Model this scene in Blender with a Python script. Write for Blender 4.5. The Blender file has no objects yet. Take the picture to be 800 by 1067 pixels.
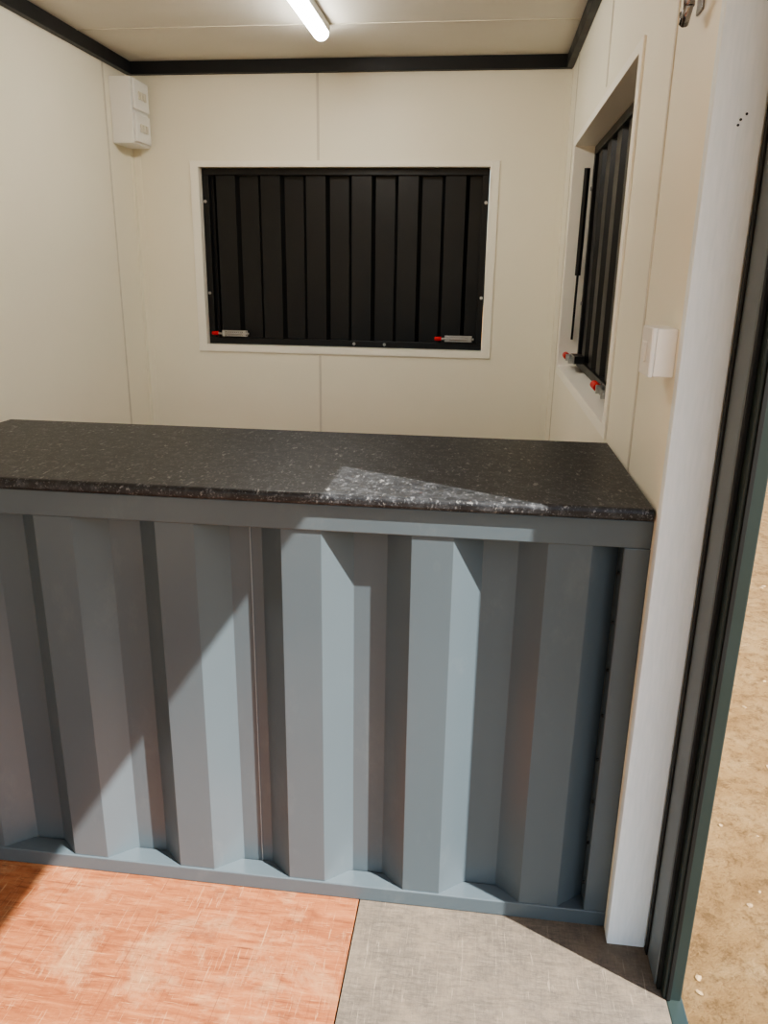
import bpy, bmesh, math, random
import numpy as np
from mathutils import Vector, Matrix
random.seed(4)
S=bpy.context.scene
XL,YB,ZT,ZC=-2.124,2.569,2.316,2.372
YE=-2.9      # unseen container end, left open to keep the interior well lit
# ---------------------------------------------------------------- helpers
def link(o): S.collection.objects.link(o); return o
def empty(name):
    o=bpy.data.objects.new(name,None); o.empty_display_size=.1; return link(o)
def bm_box(bm,x0,x1,y0,y1,z0,z1):
    v=[bm.verts.new(p) for p in [(x0,y0,z0),(x1,y0,z0),(x1,y1,z0),(x0,y1,z0),(x0,y0,z1),(x1,y0,z1),(x1,y1,z1),(x0,y1,z1)]]
    for f in [(0,3,2,1),(4,5,6,7),(0,1,5,4),(1,2,6,5),(2,3,7,6),(3,0,4,7)]: bm.faces.new([v[i] for i in f])
def bm_cyl(bm,a,b,r,n=20,r2=None):
    a=Vector(a);b=Vector(b);d=b-a
    m=Matrix.Translation((a+b)/2)@d.to_track_quat('Z','Y').to_matrix().to_4x4()
    bmesh.ops.create_cone(bm,cap_ends=True,segments=n,radius1=r,radius2=r if r2 is None else r2,depth=d.length,matrix=m)
def finish(bm,name,mat,parent=None,bevel=0,smooth=False,seg=2):
    me=bpy.data.meshes.new(name); bmesh.ops.recalc_face_normals(bm,faces=bm.faces); bm.to_mesh(me); bm.free()
    o=link(bpy.data.objects.new(name,me))
    if mat: me.materials.append(mat)
    if smooth:
        for p in me.polygons: p.use_smooth=True
    if bevel:
        m=o.modifiers.new('bevel','BEVEL'); m.width=bevel; m.segments=seg; m.limit_method='ANGLE'; m.angle_limit=math.radians(40)
        m.harden_normals=False
    if parent: o.parent=parent
    return o
def boxes(name,lst,mat,parent=None,bevel=0,seg=2):
    bm=bmesh.new()
    for b in lst: bm_box(bm,*b)
    return finish(bm,name,mat,parent,bevel,seg=seg)
def cyls(name,lst,mat,parent=None,n=20,bevel=0):
    bm=bmesh.new()
    for c in lst: bm_cyl(bm,*c,n=n)
    return finish(bm,name,mat,parent,bevel)
# ---------------------------------------------------------------- materials
def srgb(r,g,b):
    f=lambda c:(c/255/12.92) if c/255<=.04045 else ((c/255+.055)/1.055)**2.4
    return (f(r),f(g),f(b),1)
class M:
    def __init__(s,name,base=(.5,.5,.5,1),rough=.5,metal=0,spec=.5):
        s.m=bpy.data.materials.new(name); s.m.use_nodes=True; s.t=s.m.node_tree; s.n=s.t.nodes; s.l=s.t.links
        s.p=s.n['Principled BSDF']; s.p.inputs['Base Color'].default_value=base; s.p.inputs['Roughness'].default_value=rough
        s.p.inputs['Metallic'].default_value=metal; s.p.inputs['Specular IOR Level'].default_value=spec
        s.tc=s.n.new('ShaderNodeTexCoord')
    def mapping(s,scale=(1,1,1),rot=(0,0,0)):
        m=s.n.new('ShaderNodeMapping'); m.inputs['Scale'].default_value=scale; m.inputs['Rotation'].default_value=rot
        s.l.new(s.tc.outputs['Object'],m.inputs['Vector']); return m.outputs['Vector']
    def noise(s,vec,scale,detail=4,rough=.5,dist=0):
        n=s.n.new('ShaderNodeTexNoise'); n.inputs['Scale'].default_value=scale; n.inputs['Detail'].default_value=detail
        n.inputs['Roughness'].default_value=rough; n.inputs['Distortion'].default_value=dist
        s.l.new(vec,n.inputs['Vector']); return n
    def voro(s,vec,scale,feature='F1'):
        n=s.n.new('ShaderNodeTexVoronoi'); n.feature=feature; n.inputs['Scale'].default_value=scale; s.l.new(vec,n.inputs['Vector']); return n
    def ramp(s,fac,stops,interp='LINEAR'):
        r=s.n.new('ShaderNodeValToRGB'); r.color_ramp.interpolation=interp
        e=r.color_ramp.elements
        while len(e)<len(stops): e.new(.5)
        for i,(p,c) in enumerate(stops):
            e[i].position=p; e[i].color=c if len(c)==4 else (*c,1)
        s.l.new(fac,r.inputs['Fac']); return r.outputs['Color']
    def mix(s,fac,a,b,mode='MIX'):
        m=s.n.new('ShaderNodeMix'); m.data_type='RGBA'; m.blend_type=mode
        for v,i in ((fac,0),(a,6),(b,7)):
            if hasattr(v,'links'): s.l.new(v,m.inputs[i])
            else: m.inputs[i].default_value=v
        return m.outputs[2]
    def math(s,op,a,b=0):
        m=s.n.new('ShaderNodeMath'); m.operation=op
        for v,i in ((a,0),(b,1)):
            if hasattr(v,'links'): s.l.new(v,m.inputs[i])
            else: m.inputs[i].default_value=v
        return m.outputs[0]
    def color(s,c): s.l.new(c,s.p.inputs['Base Color'])
    def bump(s,h,strength=.2,dist=.01):
        b=s.n.new('ShaderNodeBump'); b.inputs['Strength'].default_value=strength; b.inputs['Distance'].default_value=dist
        s.l.new(h,b.inputs['Height']); s.l.new(b.outputs['Normal'],s.p.inputs['Normal'])
W=lambda v:(v,v,v,1)
def painted(name,c,rough=.4,var=.12,bump=.03,scale=3,dusty=False):
    m=M(name,c,rough); v=m.mapping()
    n=m.noise(v,scale,5,.6)
    d=tuple(x*(1-var) for x in c[:3])+(1,)
    col=m.ramp(n.outputs['Fac'],[(.3,d),(.7,c)])
    if dusty:
        dust=m.noise(m.mapping((1,1,.5)),5,8,.75)
        col=m.mix(m.ramp(dust.outputs['Fac'],[(.56,W(0)),(.8,W(.12))]),col,srgb(165,168,164))
    m.color(col)
    n2=m.noise(v,120,2); m.bump(n2.outputs['Fac'],bump,.002)
    m.l.new(m.ramp(m.noise(v,scale*2.3,4).outputs['Fac'],[(.3,W(rough*.9)),(.7,W(min(1,rough*1.2)))]),m.p.inputs['Roughness'])
    return m.m
m_wall=painted('cream_panel',srgb(247,243,226),.42,.04,.02,1.2)
m_frame=painted('white_window_trim',srgb(252,249,238),.4,.03,.02,1.2)
m_seam=painted('cream_seam',srgb(222,217,202),.5,.05,.02)
m_ceil=painted('ceiling_panel',srgb(238,234,223),.5,.05,.02,1.5)
m_white=painted('white_plastic',srgb(242,242,238),.4,.03,.02)
m_trimdark=painted('dark_beam_paint',srgb(26,30,35),.45,.1)
m_counter=painted('blue_grey_paint',srgb(84,95,101),.33,.08,.04,2.2,True)
m_cseam=painted('seam_paint',srgb(150,156,160),.4,.08)
m_post=painted('grey_post_paint',srgb(106,115,119),.4,.12)
m_postdk=painted('dark_green_paint_with_shade',srgb(40,52,50),.4,.12)  # dark green, with the outer post's shadowed face darkened into the colour
m_rubber=painted('door_seal_rubber',srgb(12,16,15),.6,.1)
m_black=painted('black_paint',srgb(10,13,19),.36,.15)
m_steel=M('zinc_steel',srgb(195,195,195),.3,1).m
m_chrome=M('chrome',srgb(150,150,155),.2,1).m
m_red=painted('red_grip',srgb(210,20,24),.4,.1)
m_outer=painted('container_outer_paint',srgb(70,78,84),.45,.1)
# aluminium-white jamb
mm=M('white_jamb',srgb(205,206,208),.5); v=mm.mapping((60,60,6))
n=mm.noise(v,3,4); mm.color(mm.ramp(n.outputs['Fac'],[(.3,srgb(228,238,242)),(.7,srgb(236,244,248))]))
mm.bump(mm.noise(mm.mapping((1,1,.3)),160,3).outputs['Fac'],.2,.002); m_jamb=mm.m
# worktop
mm=M('speckled_laminate',W(.02),.47,0,.5)
v=mm.mapping((1,1,1),(0,0,.5))
base=mm.ramp(mm.noise(v,34,7,.8).outputs['Fac'],[(.35,srgb(17,18,20)),(.5,srgb(34,36,39)),(.6,srgb(58,60,63)),(.72,srgb(88,90,93))])
cur=base
for sc,rot,st,th,sel,col,al in ((62,.3,(1,.42,1),.24,.80,(146,146,144),.7),(72,1.5,(1,.38,1),.24,.76,(128,130,131),.65),(95,-.7,(1,.45,1),.28,.62,(104,106,109),.65),(130,.2,(1,.5,1),.3,.62,(120,121,122),.6),(190,.9,(1,.6,1),.32,.55,(108,110,113),.55)):
    v2=mm.mapping(st,(0,0,rot)); wob=mm.noise(v2,sc*1.6,3,.6); vv=mm.n.new('ShaderNodeVectorMath'); vv.operation='MULTIPLY_ADD'
    mm.l.new(wob.outputs['Color'],vv.inputs[0]); vv.inputs[1].default_value=(1.5/sc,)*3; mm.l.new(v2,vv.inputs[2])
    vo=mm.voro(vv.outputs[0],sc); sep=mm.n.new('ShaderNodeSeparateColor'); mm.l.new(vo.outputs['Color'],sep.inputs[0])
    a=mm.ramp(vo.outputs['Distance'],[(th*.55,W(1)),(th*1.1,W(0))]); b=mm.math('GREATER_THAN',sep.outputs[0],sel)
    fac=mm.math('MULTIPLY',mm.math('MULTIPLY',a,b),al)
    cur=mm.mix(fac,cur,srgb(*col))
mm.color(cur); mm.bump(mm.noise(v,260,2).outputs['Fac'],.15,.002)
m_top=mm.m
# orange plywood
mm=M('red_film_plywood',W(.5),.6)
v=mm.mapping((1.0,7,1)); g=mm.noise(v,7,9,.7,.9)
c=mm.ramp(g.outputs['Fac'],[(.28,srgb(104,56,32)),(.42,srgb(138,82,50)),(.55,srgb(154,97,62)),(.7,srgb(170,119,82)),(.85,srgb(186,148,112))])
pat=mm.noise(mm.mapping((1,1,1)),5,8,.78,.4)
c=mm.mix(mm.ramp(pat.outputs['Fac'],[(.50,W(0)),(.66,W(.5))]),c,srgb(178,150,116))
c=mm.mix(mm.ramp(mm.noise(mm.mapping((1,1.4,1)),13,7,.75).outputs['Fac'],[(.54,W(0)),(.68,W(.55))]),c,srgb(112,62,38))
for s_,al,col in (((3,70,1),.7,(84,48,32)),((60,3,1),.5,(190,158,122)),((80,2,1),.45,(92,54,36)),((6,90,1),.45,(192,156,118))):
    sc=mm.noise(mm.mapping(s_),4,5,.6,.6)
    c=mm.mix(mm.ramp(sc.outputs['Fac'],[(.61,W(0)),(.67,W(al))]),c,srgb(*col))
br=mm.n.new('ShaderNodeTexBrick'); mm.l.new(mm.mapping((1,1,1),(0,0,.02)),br.inputs['Vector']); br.offset=.0
br.inputs['Scale'].default_value=1; br.inputs['Brick Width'].default_value=.115; br.inputs['Row Height'].default_value=.075; br.inputs['Mortar Size'].default_value=.0012
brk=mm.math('MULTIPLY',br.outputs['Fac'],mm.ramp(mm.noise(mm.mapping(),9,3).outputs['Fac'],[(.45,W(0)),(.6,W(.5))]))
c=mm.mix(brk,c,srgb(104,58,40))
mm.color(c); mm.bump(g.outputs['Fac'],.25,.003); m_ply=mm.m
# grey plywood
mm=M('weathered_grey_plywood',W(.4),.75)
v=mm.mapping((4,22,1)); g=mm.noise(v,6,9,.8,.8); g2=mm.noise(mm.mapping((34,5,1)),5,7,.75,.8)
c=mm.ramp(g.outputs['Fac'],[(.25,srgb(68,62,55)),(.5,srgb(105,96,85)),(.75,srgb(134,123,109))])
c=mm.mix(mm.ramp(g2.outputs['Fac'],[(.4,W(0)),(.7,W(.6))]),c,srgb(74,67,60))
c=mm.mix(mm.ramp(mm.noise(mm.mapping(),6,9,.75).outputs['Fac'],[(.45,W(0)),(.66,W(.6))]),c,srgb(134,120,102))
c=mm.mix(mm.ramp(mm.noise(mm.mapping((50,3,1),(0,0,.25)),4,5,.6,.6).outputs['Fac'],[(.62,W(0)),(.68,W(.5))]),c,srgb(154,143,126))
c=mm.mix(mm.ramp(mm.noise(mm.mapping((1,1,1)),60,6,.8).outputs['Fac'],[(.55,W(0)),(.7,W(.5))]),c,srgb(60,55,49))
mm.color(c); mm.bump(g.outputs['Fac'],.5,.004); m_gply=mm.m
# ground
mm=M('sandy_ground',W(.5),.95,0,.2)
v=mm.mapping(); g=mm.noise(v,4,10,.8); g2=mm.noise(v,22,9,.82)
c=mm.ramp(g.outputs['Fac'],[(.3,srgb(142,110,72)),(.5,srgb(172,140,96)),(.72,srgb(192,164,122))])
c=mm.mix(mm.ramp(g2.outputs['Fac'],[(.38,W(.7)),(.52,W(0))]),c,srgb(106,80,52))
mm.color(c); mm.bump(mm.math('ADD',g2.outputs['Fac'],g.outputs['Fac']),1,.07); m_ground=mm.m
m_stone=painted('limestone',srgb(170,144,108),.9,.4,.3,12)
mm=M('led_diffuser',W(.9),.4); mm.p.inputs['Emission Color'].default_value=(1,.965,.9,1); mm.p.inputs['Emission Strength'].default_value=32; m_led=mm.m
# ---------------------------------------------------------------- room shell
WT=.13
wb=dict(x0=-1.795,x1=-.345,z0=1.04,z1=1.912)      # back window opening
boxes('wall_back',[(XL-WT,wb['x0'],YB,YB+WT,0,2.5),(wb['x1'],WT,YB,YB+WT,0,2.5),(wb['x0'],wb['x1'],YB,YB+WT,0,wb['z0']),(wb['x0'],wb['x1'],YB,YB+WT,wb['z1'],2.5)],m_wall)
boxes('wall_left',[(XL-WT,XL,YE,YB,0,2.5)],m_wall)
wr=dict(y0=.69,y1=2.113,z0=1.03,z1=1.935)
YD0,YD1,HD=-.185,-1.75,2.10
boxes('wall_right',[(0,WT,-.04,wr['y0'],0,2.5),(0,WT,wr['y1'],YB,0,2.5),(0,WT,wr['y0'],wr['y1'],0,wr['z0']),(0,WT,wr['y0'],wr['y1'],wr['z1'],2.5),
    (0,WT,YD1,-.04,HD+.05,2.5),(0,WT,YE,YD1,0,2.5)],m_wall)
boxes('ceiling',[(XL-WT,WT,YE,YB+WT,ZC,ZC+.13)],m_ceil)
fl=empty('floor')
boxes('film_plywood_sheet',[(XL-WT,-.567,YE,YB,-.03,0)],m_ply,fl,.001)
boxes('grey_plywood_sheet',[(-.564,.10,YE,YB,-.03,0)],m_gply,fl,.001)
boxes('door_threshold',[(.10,.135,YE,YB,-.05,-.002)],m_postdk,fl,.003)
boxes('floor_chassis',[(XL-WT,.13,YE,YB+WT,-.17,-.051)],m_outer,fl)
# ceiling perimeter beams
boxes('trim_1',[(XL,0,YB-.03,YB,ZT,ZC)],m_trimdark,None,.002)
boxes('trim_2',[(XL,XL+.03,YE,YB-.031,ZT,ZC)],m_trimdark,None,.002)
boxes('trim_3',[(-.03,0,YE,YB-.031,ZT,ZC)],m_trimdark,None,.002)
# panel seams
boxes('trim_4',[(-1.19,-1.178,YB-.002,YB,1.937,ZT),(-1.19,-1.178,YB-.002,YB,0,1.0)],m_seam,None,.0008)
boxes('trim_5',[(XL,XL+.003,y-.006,y+.006,0,ZT) for y in (2.297,1.15,0,-1.15,-2.3)],m_seam,None,.0008)
boxes('trim_6',[(XL,-.031,y-.004,y+.004,ZC-.003,ZC) for y in (2.03,.9,-.25,-1.4)],m_seam,None,.0008)
boxes('trim_7',[(-.003,0,2.28,2.292,0,ZT),(-.003,0,1.3,1.312,1.985,ZT),(-.003,0,.30,.312,0,ZT)],m_seam,None,.0008)
# corner angles
bm=bmesh.new()
for x0,x1 in ((XL,XL+.035),(-.03,0)):
    bm_box(bm,x0,x1,YB-.004,YB,0,ZT)
bm_box(bm,XL,XL+.004,YB-.035,YB-.004,0,ZT); bm_box(bm,-.004,0,YB-.03,YB-.004,0,ZT)
finish(bm,'trim_8',m_wall,None,.001)
# ---------------------------------------------------------------- corrugated sheets
def corrug(name,prof,z0,z1,mat,axis='x',off=0,parent=None,thick=.002):
    bm=bmesh.new(); rows=[]
    for z in (z0,z1):
        rows.append([bm.verts.new((u,d+off,z) if axis=='x' else (d+off,u,z)) for u,d in prof])
    for i in range(len(prof)-1): bm.faces.new([rows[0][i],rows[0][i+1],rows[1][i+1],rows[1][i]])
    me=bpy.data.meshes.new(name); bm.to_mesh(me); bm.free()
    o=link(bpy.data.objects.new(name,me)); me.materials.append(mat)
    m=o.modifiers.new('solid','SOLIDIFY'); m.thickness=thick; m.offset=0
    b=o.modifiers.new('bevel','BEVEL'); b.width=.005; b.segments=4; b.limit_method='ANGLE'; b.angle_limit=math.radians(20)
    if parent: o.parent=parent
    return o
def trap(u0,u1,period,rise,hi,fall,d_hi,d_lo,start):
    pts=[];s=start
    while s>u0: s-=period
    while s<u1:
        pts+=[(s,d_lo),(s+rise,d_hi),(s+rise+hi,d_hi),(s+rise+hi+fall,d_lo)]; s+=period
    us=[p[0] for p in pts]; ds=[p[1] for p in pts]
    out=[(u0,float(np.interp(u0,us,ds)))]+[p for p in pts if u0+1e-4<p[0]<u1-1e-4]+[(u1,float(np.interp(u1,us,ds)))]
    return out
# ---------------------------------------------------------------- counter
ct=empty('service_counter')
CX0=-1.68
boxes('front_frame',[(CX0,0,0,.05,0,.04),(CX0,0,0,.05,.917,.974),(-.05,0,0,.05,.04,.917),(CX0,CX0+.05,0,.05,.04,.917)],m_counter,ct,.003,3)
prof=trap(CX0+.05,-.05,.27,.054,.084,.060,.005,.053,-.248)
corrug('corrugated_panel',prof,.035,.92,m_counter,'x',0,ct)
boxes('sheet_seam',[(-.8142,-.8124,.0485,.0525,.04,.917)],m_cseam,ct,.0005)
boxes('side_frame',[(CX0,CX0+.05,.05,.58,0,.04),(CX0,CX0+.05,.05,.58,.917,.974),(CX0,CX0+.05,.53,.58,.04,.917),(-.05,-.005,.05,.58,.917,.974),(-.05,-.005,.53,.58,0,.917)],m_counter,ct,.003)
corrug('side_panel',trap(.05,.53,.27,.062,.082,.06,.01,.046,.1),.035,.92,m_counter,'y',CX0,ct)
boxes('rear_rail',[(CX0+.05,-.05,.53,.58,.917,.974)],m_counter,ct,.003)
boxes('inner_shelf',[(CX0+.055,-.055,.058,.575,.45,.468)],m_white,ct,.001)
# rounded-front worktop
bm=bmesh.new()
r=.010; y0=-.014; y1=.60; z0=.975; z1=1.0
pr=[(y1,z0),(y0+r,z0)]
for k in range(1,6): a=math.radians(270-90*k/6); pr.append((y0+r+r*math.cos(a),z0+r+r*math.sin(a)))
for k in range(0,7): a=math.radians(180-90*k/6); pr.append((y0+r+r*math.cos(a),z1-r+r*math.sin(a)))
pr.append((y1,z1))
A=[bm.verts.new((CX0-.005,p[0],p[1])) for p in pr]; B=[bm.verts.new((-.004,p[0],p[1])) for p in pr]
bm.faces.new(A); bm.faces.new(B[::-1])
for i in range(len(pr)): j=(i+1)%len(pr); bm.faces.new([A[i],A[j],B[j],B[i]])
finish(bm,'worktop',m_top,ct,.0015)
# rivets along right stile
bm=bmesh.new()
for i in range(8):
    bmesh.ops.create_uvsphere(bm,u_segments=10,v_segments=6,radius=.004,matrix=Matrix.Translation((-.051,.022,.10+i*.108)))
finish(bm,'rivets',m_black,ct,smooth=True)
# ---------------------------------------------------------------- windows with shutters
def latch(parent,mat,name,g=.05,gr=.010):
    o=empty(name); o.parent=parent; o.matrix_local=mat
    boxes('plate',[(0,.14,-.003,0,-.016,.016)],m_steel,o,.001)
    bm=bmesh.new(); bm_cyl(bm,(-.03,-.014,0),(.15,-.014,0),.006,16)
    for x in (.01,.12): bm_box(bm,x,x+.015,-.024,-.003,-.013,.013)
    finish(bm,'bolt',m_steel,o,.0008)
    bm=bmesh.new()
    for i in range(9): bmesh.ops.create_cone(bm,cap_ends=True,segments=16,radius1=.010,radius2=.010,depth=.005,matrix=Matrix.Translation((.032+i*.010,-.014,0))@Matrix.Rotation(math.pi/2,4,'Y'))
    finish(bm,'spring',m_steel,o)
    bm=bmesh.new(); bm_cyl(bm,(-g,-.014,0),(-.015,-.014,0),gr,16); finish(bm,'grip',m_red,o,.003)
    return o
def window(name,W0,W1,Z0,Z1,mat,tw=.04,depth=.06):
    o=empty(name); o.matrix_world=mat
    boxes('trim_frame',[(W0-tw,W0,-.007,0,Z0-tw*.8,Z1+tw*.6),(W1,W1+tw,-.007,0,Z0-tw*.8,Z1+tw*.6),(W0,W1,-.007,0,Z0-tw*.8,Z0),(W0,W1,-.007,0,Z1,Z1+tw*.6)],m_frame,o,.0015)
    boxes('reveal_lining',[(W0,W0+.004,-.007,.12,Z0,Z1),(W1-.004,W1,-.007,.12,Z0,Z1),(W0+.004,W1-.004,-.007,.12,Z0,Z0+.004),(W0+.004,W1-.004,-.007,.12,Z1-.004,Z1)],m_frame,o)
    a,b,c,d=W0+.006,W1-.006,Z0+.006,Z1-.006; t=.032
    boxes('shutter_frame',[(a,b,depth,depth+.04,c,c+t),(a,b,depth,depth+.04,d-t,d),(a,a+t,depth,depth+.04,c+t,d-t),(b-t,b,depth,depth+.04,c+t,d-t)],m_black,o,.002)
    corrug('shutter_sheet',trap(a+t,b-t,.232,.018,.098,.018,.012,.036,a+.05),c+t-.002,d-t+.002,m_black,'x',depth,o)
    bm=bmesh.new()
    for x in (a+.012,b-.012):
        for z in (c+.75*(d-c)+.06,c+.3*(d-c)): bm_cyl(bm,(x,depth-.006,z),(x,depth+.001,z),.008,12)
    for x in (a+.59*(b-a)-.07,a+.59*(b-a)+.09): bm_cyl(bm,(x,depth-.006,c+.016),(x,depth+.001,c+.016),.008,12)
    finish(bm,'bolt_heads',m_steel,o,.001)
    return o
w1=window('window_1',wb['x0'],wb['x1'],wb['z0'],wb['z1'],Matrix.Translation((0,YB,0)),depth=.035)
w1l=latch(w1,Matrix.Translation((-1.72,.034,1.10)),'spring_latch_left'); 
w1r=latch(w1,Matrix.Translation((-.54,.034,1.10)),'spring_latch_right')
MR=Matrix(((0,1,0,0),(-1,0,0,0),(0,0,1,0),(0,0,0,1)))
w2=window('window_2',-wr['y1'],-wr['y0'],wr['z0'],wr['z1'],MR,depth=.075)
latch(w2,Matrix.Translation((-1.98,.035,1.085)),'spring_latch_left',.09,.014)
latch(w2,Matrix.Translation((-1.02,.035,1.085)),'spring_latch_right',.10,.013)
boxes('latch_brackets',[(-1.98,-1.84,.0355,.075,1.07,1.10),(-1.02,-.88,.0355,.075,1.07,1.10)],m_black,w2,.001)
cyls('gas_strut',[((-2.08,.045,1.42),(-2.05,.045,1.84),.012),((-2.10,.045,1.15),(-2.08,.045,1.42),.005)],m_black,w2)
# ---------------------------------------------------------------- right door jamb / door opening
dj=empty('door_1')
boxes('white_jamb_cap',[(-.001,.080,-.046,-.0405,0,ZT),(-.001,.004,-.0405,-.02,0,ZT)],m_jamb,dj,.0015)
boxes('steel_post',[(.084,.126,-.138,-.0405,-.05,ZC)],m_post,dj,.003)
boxes('outer_post',[(.094,.131,-.170,-.1385,-.05,ZC)],m_postdk,dj,.003)
boxes('seal_strip',[(.080,.0838,-.066,-.050,0,HD),(.086,.0938,-.150,-.1385,0,HD),(.100,.108,-.175,-.1705,0,HD)],m_rubber,dj,.001)
boxes('header_beam',[(.0,.13,YD1,-.1805,HD,HD+.049),(.0,.0815,-.18,-.047,HD,HD+.049)],m_post,dj,.002)
boxes('near_post',[(.0,.13,YD1,YD1+.06,-.0,HD-.001)],m_post,dj,.002)
bm=bmesh.new()
for dx,z in ((0,1.66),(.008,1.668),(-.003,1.652)): bm_cyl(bm,(.044+dx,-.0475,z),(.044+dx,-.0455,z),.002,10)
finish(bm,'screws',m_black,dj)
# wall switch box
sb=empty('light_switch')
boxes('back_box',[(-.036,0,-.005,.081,1.247,1.333)],m_white,sb,.003,3)
boxes('face_plate',[(-.045,-.0362,-.006,.082,1.246,1.334)],m_white,sb,.003,3)
boxes('rocker',[(-.050,-.0452,.026,.050,1.272,1.308)],m_white,sb,.002)
# chrome cabin hook
hk=empty('cabin_hook')
boxes('plate',[(-.004,0,.10,.14,1.855,1.95)],m_chrome,hk,.001)
bm=bmesh.new(); bm_cyl(bm,(-.004,.10,1.91),(-.034,.10,1.91),.011,16); bm_cyl(bm,(-.029,.10,1.92),(-.029,.08,1.855),.009,14); bm_cyl(bm,(-.029,.08,1.858),(-.029,.108,1.835),.008,14); bm_cyl(bm,(-.029,.108,1.835),(-.029,.125,1.855),.006,14)
finish(bm,'hook_arm',m_chrome,hk,smooth=True)
# consumer unit
cu=empty('consumer_unit')
boxes('enclosure',[(XL,XL+.105,2.35,2.53,1.985,2.27)],m_white,cu,.005,3)
boxes('lid',[(XL+.1055,XL+.118,2.36,2.52,2.135,2.262),(XL+.1055,XL+.118,2.36,2.52,1.995,2.120)],m_white,cu,.004,3)
boxes('breaker_switches',[(XL+.118,XL+.124,2.40+i*.03,2.42+i*.03,z,z+.035) for i in range(3) for z in (2.18,2.04)],m_seam,cu,.001)
# LED batten
lb=empty('led_batten_light')
boxes('body',[(-1.09,-1.02,.80,2.04,ZC-.03,ZC)],m_white,lb,.003)
bm=bmesh.new()
pr=[(math.cos(math.radians(a))*.032,-math.sin(math.radians(a))*.03) for a in range(0,181,20)]
A=[bm.verts.new((-1.055+p[0],.81,ZC-.031+p[1])) for p in pr];B=[bm.verts.new((-1.055+p[0],2.03,ZC-.031+p[1])) for p in pr]
bm.faces.new(A);bm.faces.new(B[::-1])
for i in range(len(pr)): j=(i+1)%len(pr); bm.faces.new([A[i],A[j],B[j],B[i]])
finish(bm,'diffuser',m_led,lb)
# ---------------------------------------------------------------- outside
bm=bmesh.new(); bmesh.ops.create_grid(bm,x_segments=2,y_segments=2,size=40,matrix=Matrix.Translation((0,0,-.172)))
finish(bm,'ground',m_ground)
bm=bmesh.new()
for i in range(1600):
    x=.2+random.random()**1.5*6; y=-2+random.random()*9; r=random.uniform(.003,.008)*(1+x*.3)
    res=bmesh.ops.create_icosphere(bm,subdivisions=1,radius=r,matrix=Matrix.Translation((x,y,-.172+r*.15))@Matrix.Rotation(random.random()*6,4,'Z')@Matrix.Diagonal((1.3,random.uniform(.7,1.1),.5,1)))
    for vv_ in res['verts']: vv_.co+=Vector([random.uniform(-.2,.2)*r for _ in range(3)])
finish(bm,'gravel_stones',m_stone)
# ---------------------------------------------------------------- light
sd=Vector((-.61,.325,-.87)).normalized()
sun=bpy.data.lights.new('sun','SUN'); sun.energy=10; sun.angle=math.radians(.6); sun.color=(1,.965,.91)
so=link(bpy.data.objects.new('sun',sun)); so.rotation_euler=sd.to_track_quat('-Z','Y').to_euler(); so.location=(4,-3,6)
w=bpy.data.worlds.new('sky'); S.world=w; w.use_nodes=True; nt=w.node_tree
bg=nt.nodes['Background']; sky=nt.nodes.new('ShaderNodeTexSky'); sky.sky_type='NISHITA'; sky.sun_disc=False
sky.sun_elevation=math.radians(52); sky.sun_rotation=math.atan2(-sd.x,-sd.y); sky.air_density=1.2; sky.dust_density=2.5
nt.links.new(sky.outputs[0],bg.inputs[0]); bg.inputs[1].default_value=.22
# ---------------------------------------------------------------- camera
C=Vector((-0.3425,-1.4573,1.4209)); yaw,p,r,f=-0.1217,-0.3011,0.0153,804.14
F=Vector((math.sin(yaw)*math.cos(p),math.cos(yaw)*math.cos(p),math.sin(p)))
R=F.cross(Vector((0,0,1))).normalized(); U=R.cross(F)
R2=math.cos(r)*R+math.sin(r)*U; U2=-math.sin(r)*R+math.cos(r)*U
cam=bpy.data.cameras.new('camera'); co=link(bpy.data.objects.new('camera',cam))
cam.sensor_fit='VERTICAL'; cam.sensor_height=36; cam.lens=f*36/1067; cam.clip_start=.02
mw=Matrix.Identity(4)
for i in range(3): mw[i][0]=R2[i]; mw[i][1]=U2[i]; mw[i][2]=-F[i]; mw[i][3]=C[i]
co.matrix_world=mw
S.camera=co
S.view_settings.view_transform='AgX'
S.view_settings.look='AgX - Medium High Contrast'
S.view_settings.exposure=0.5
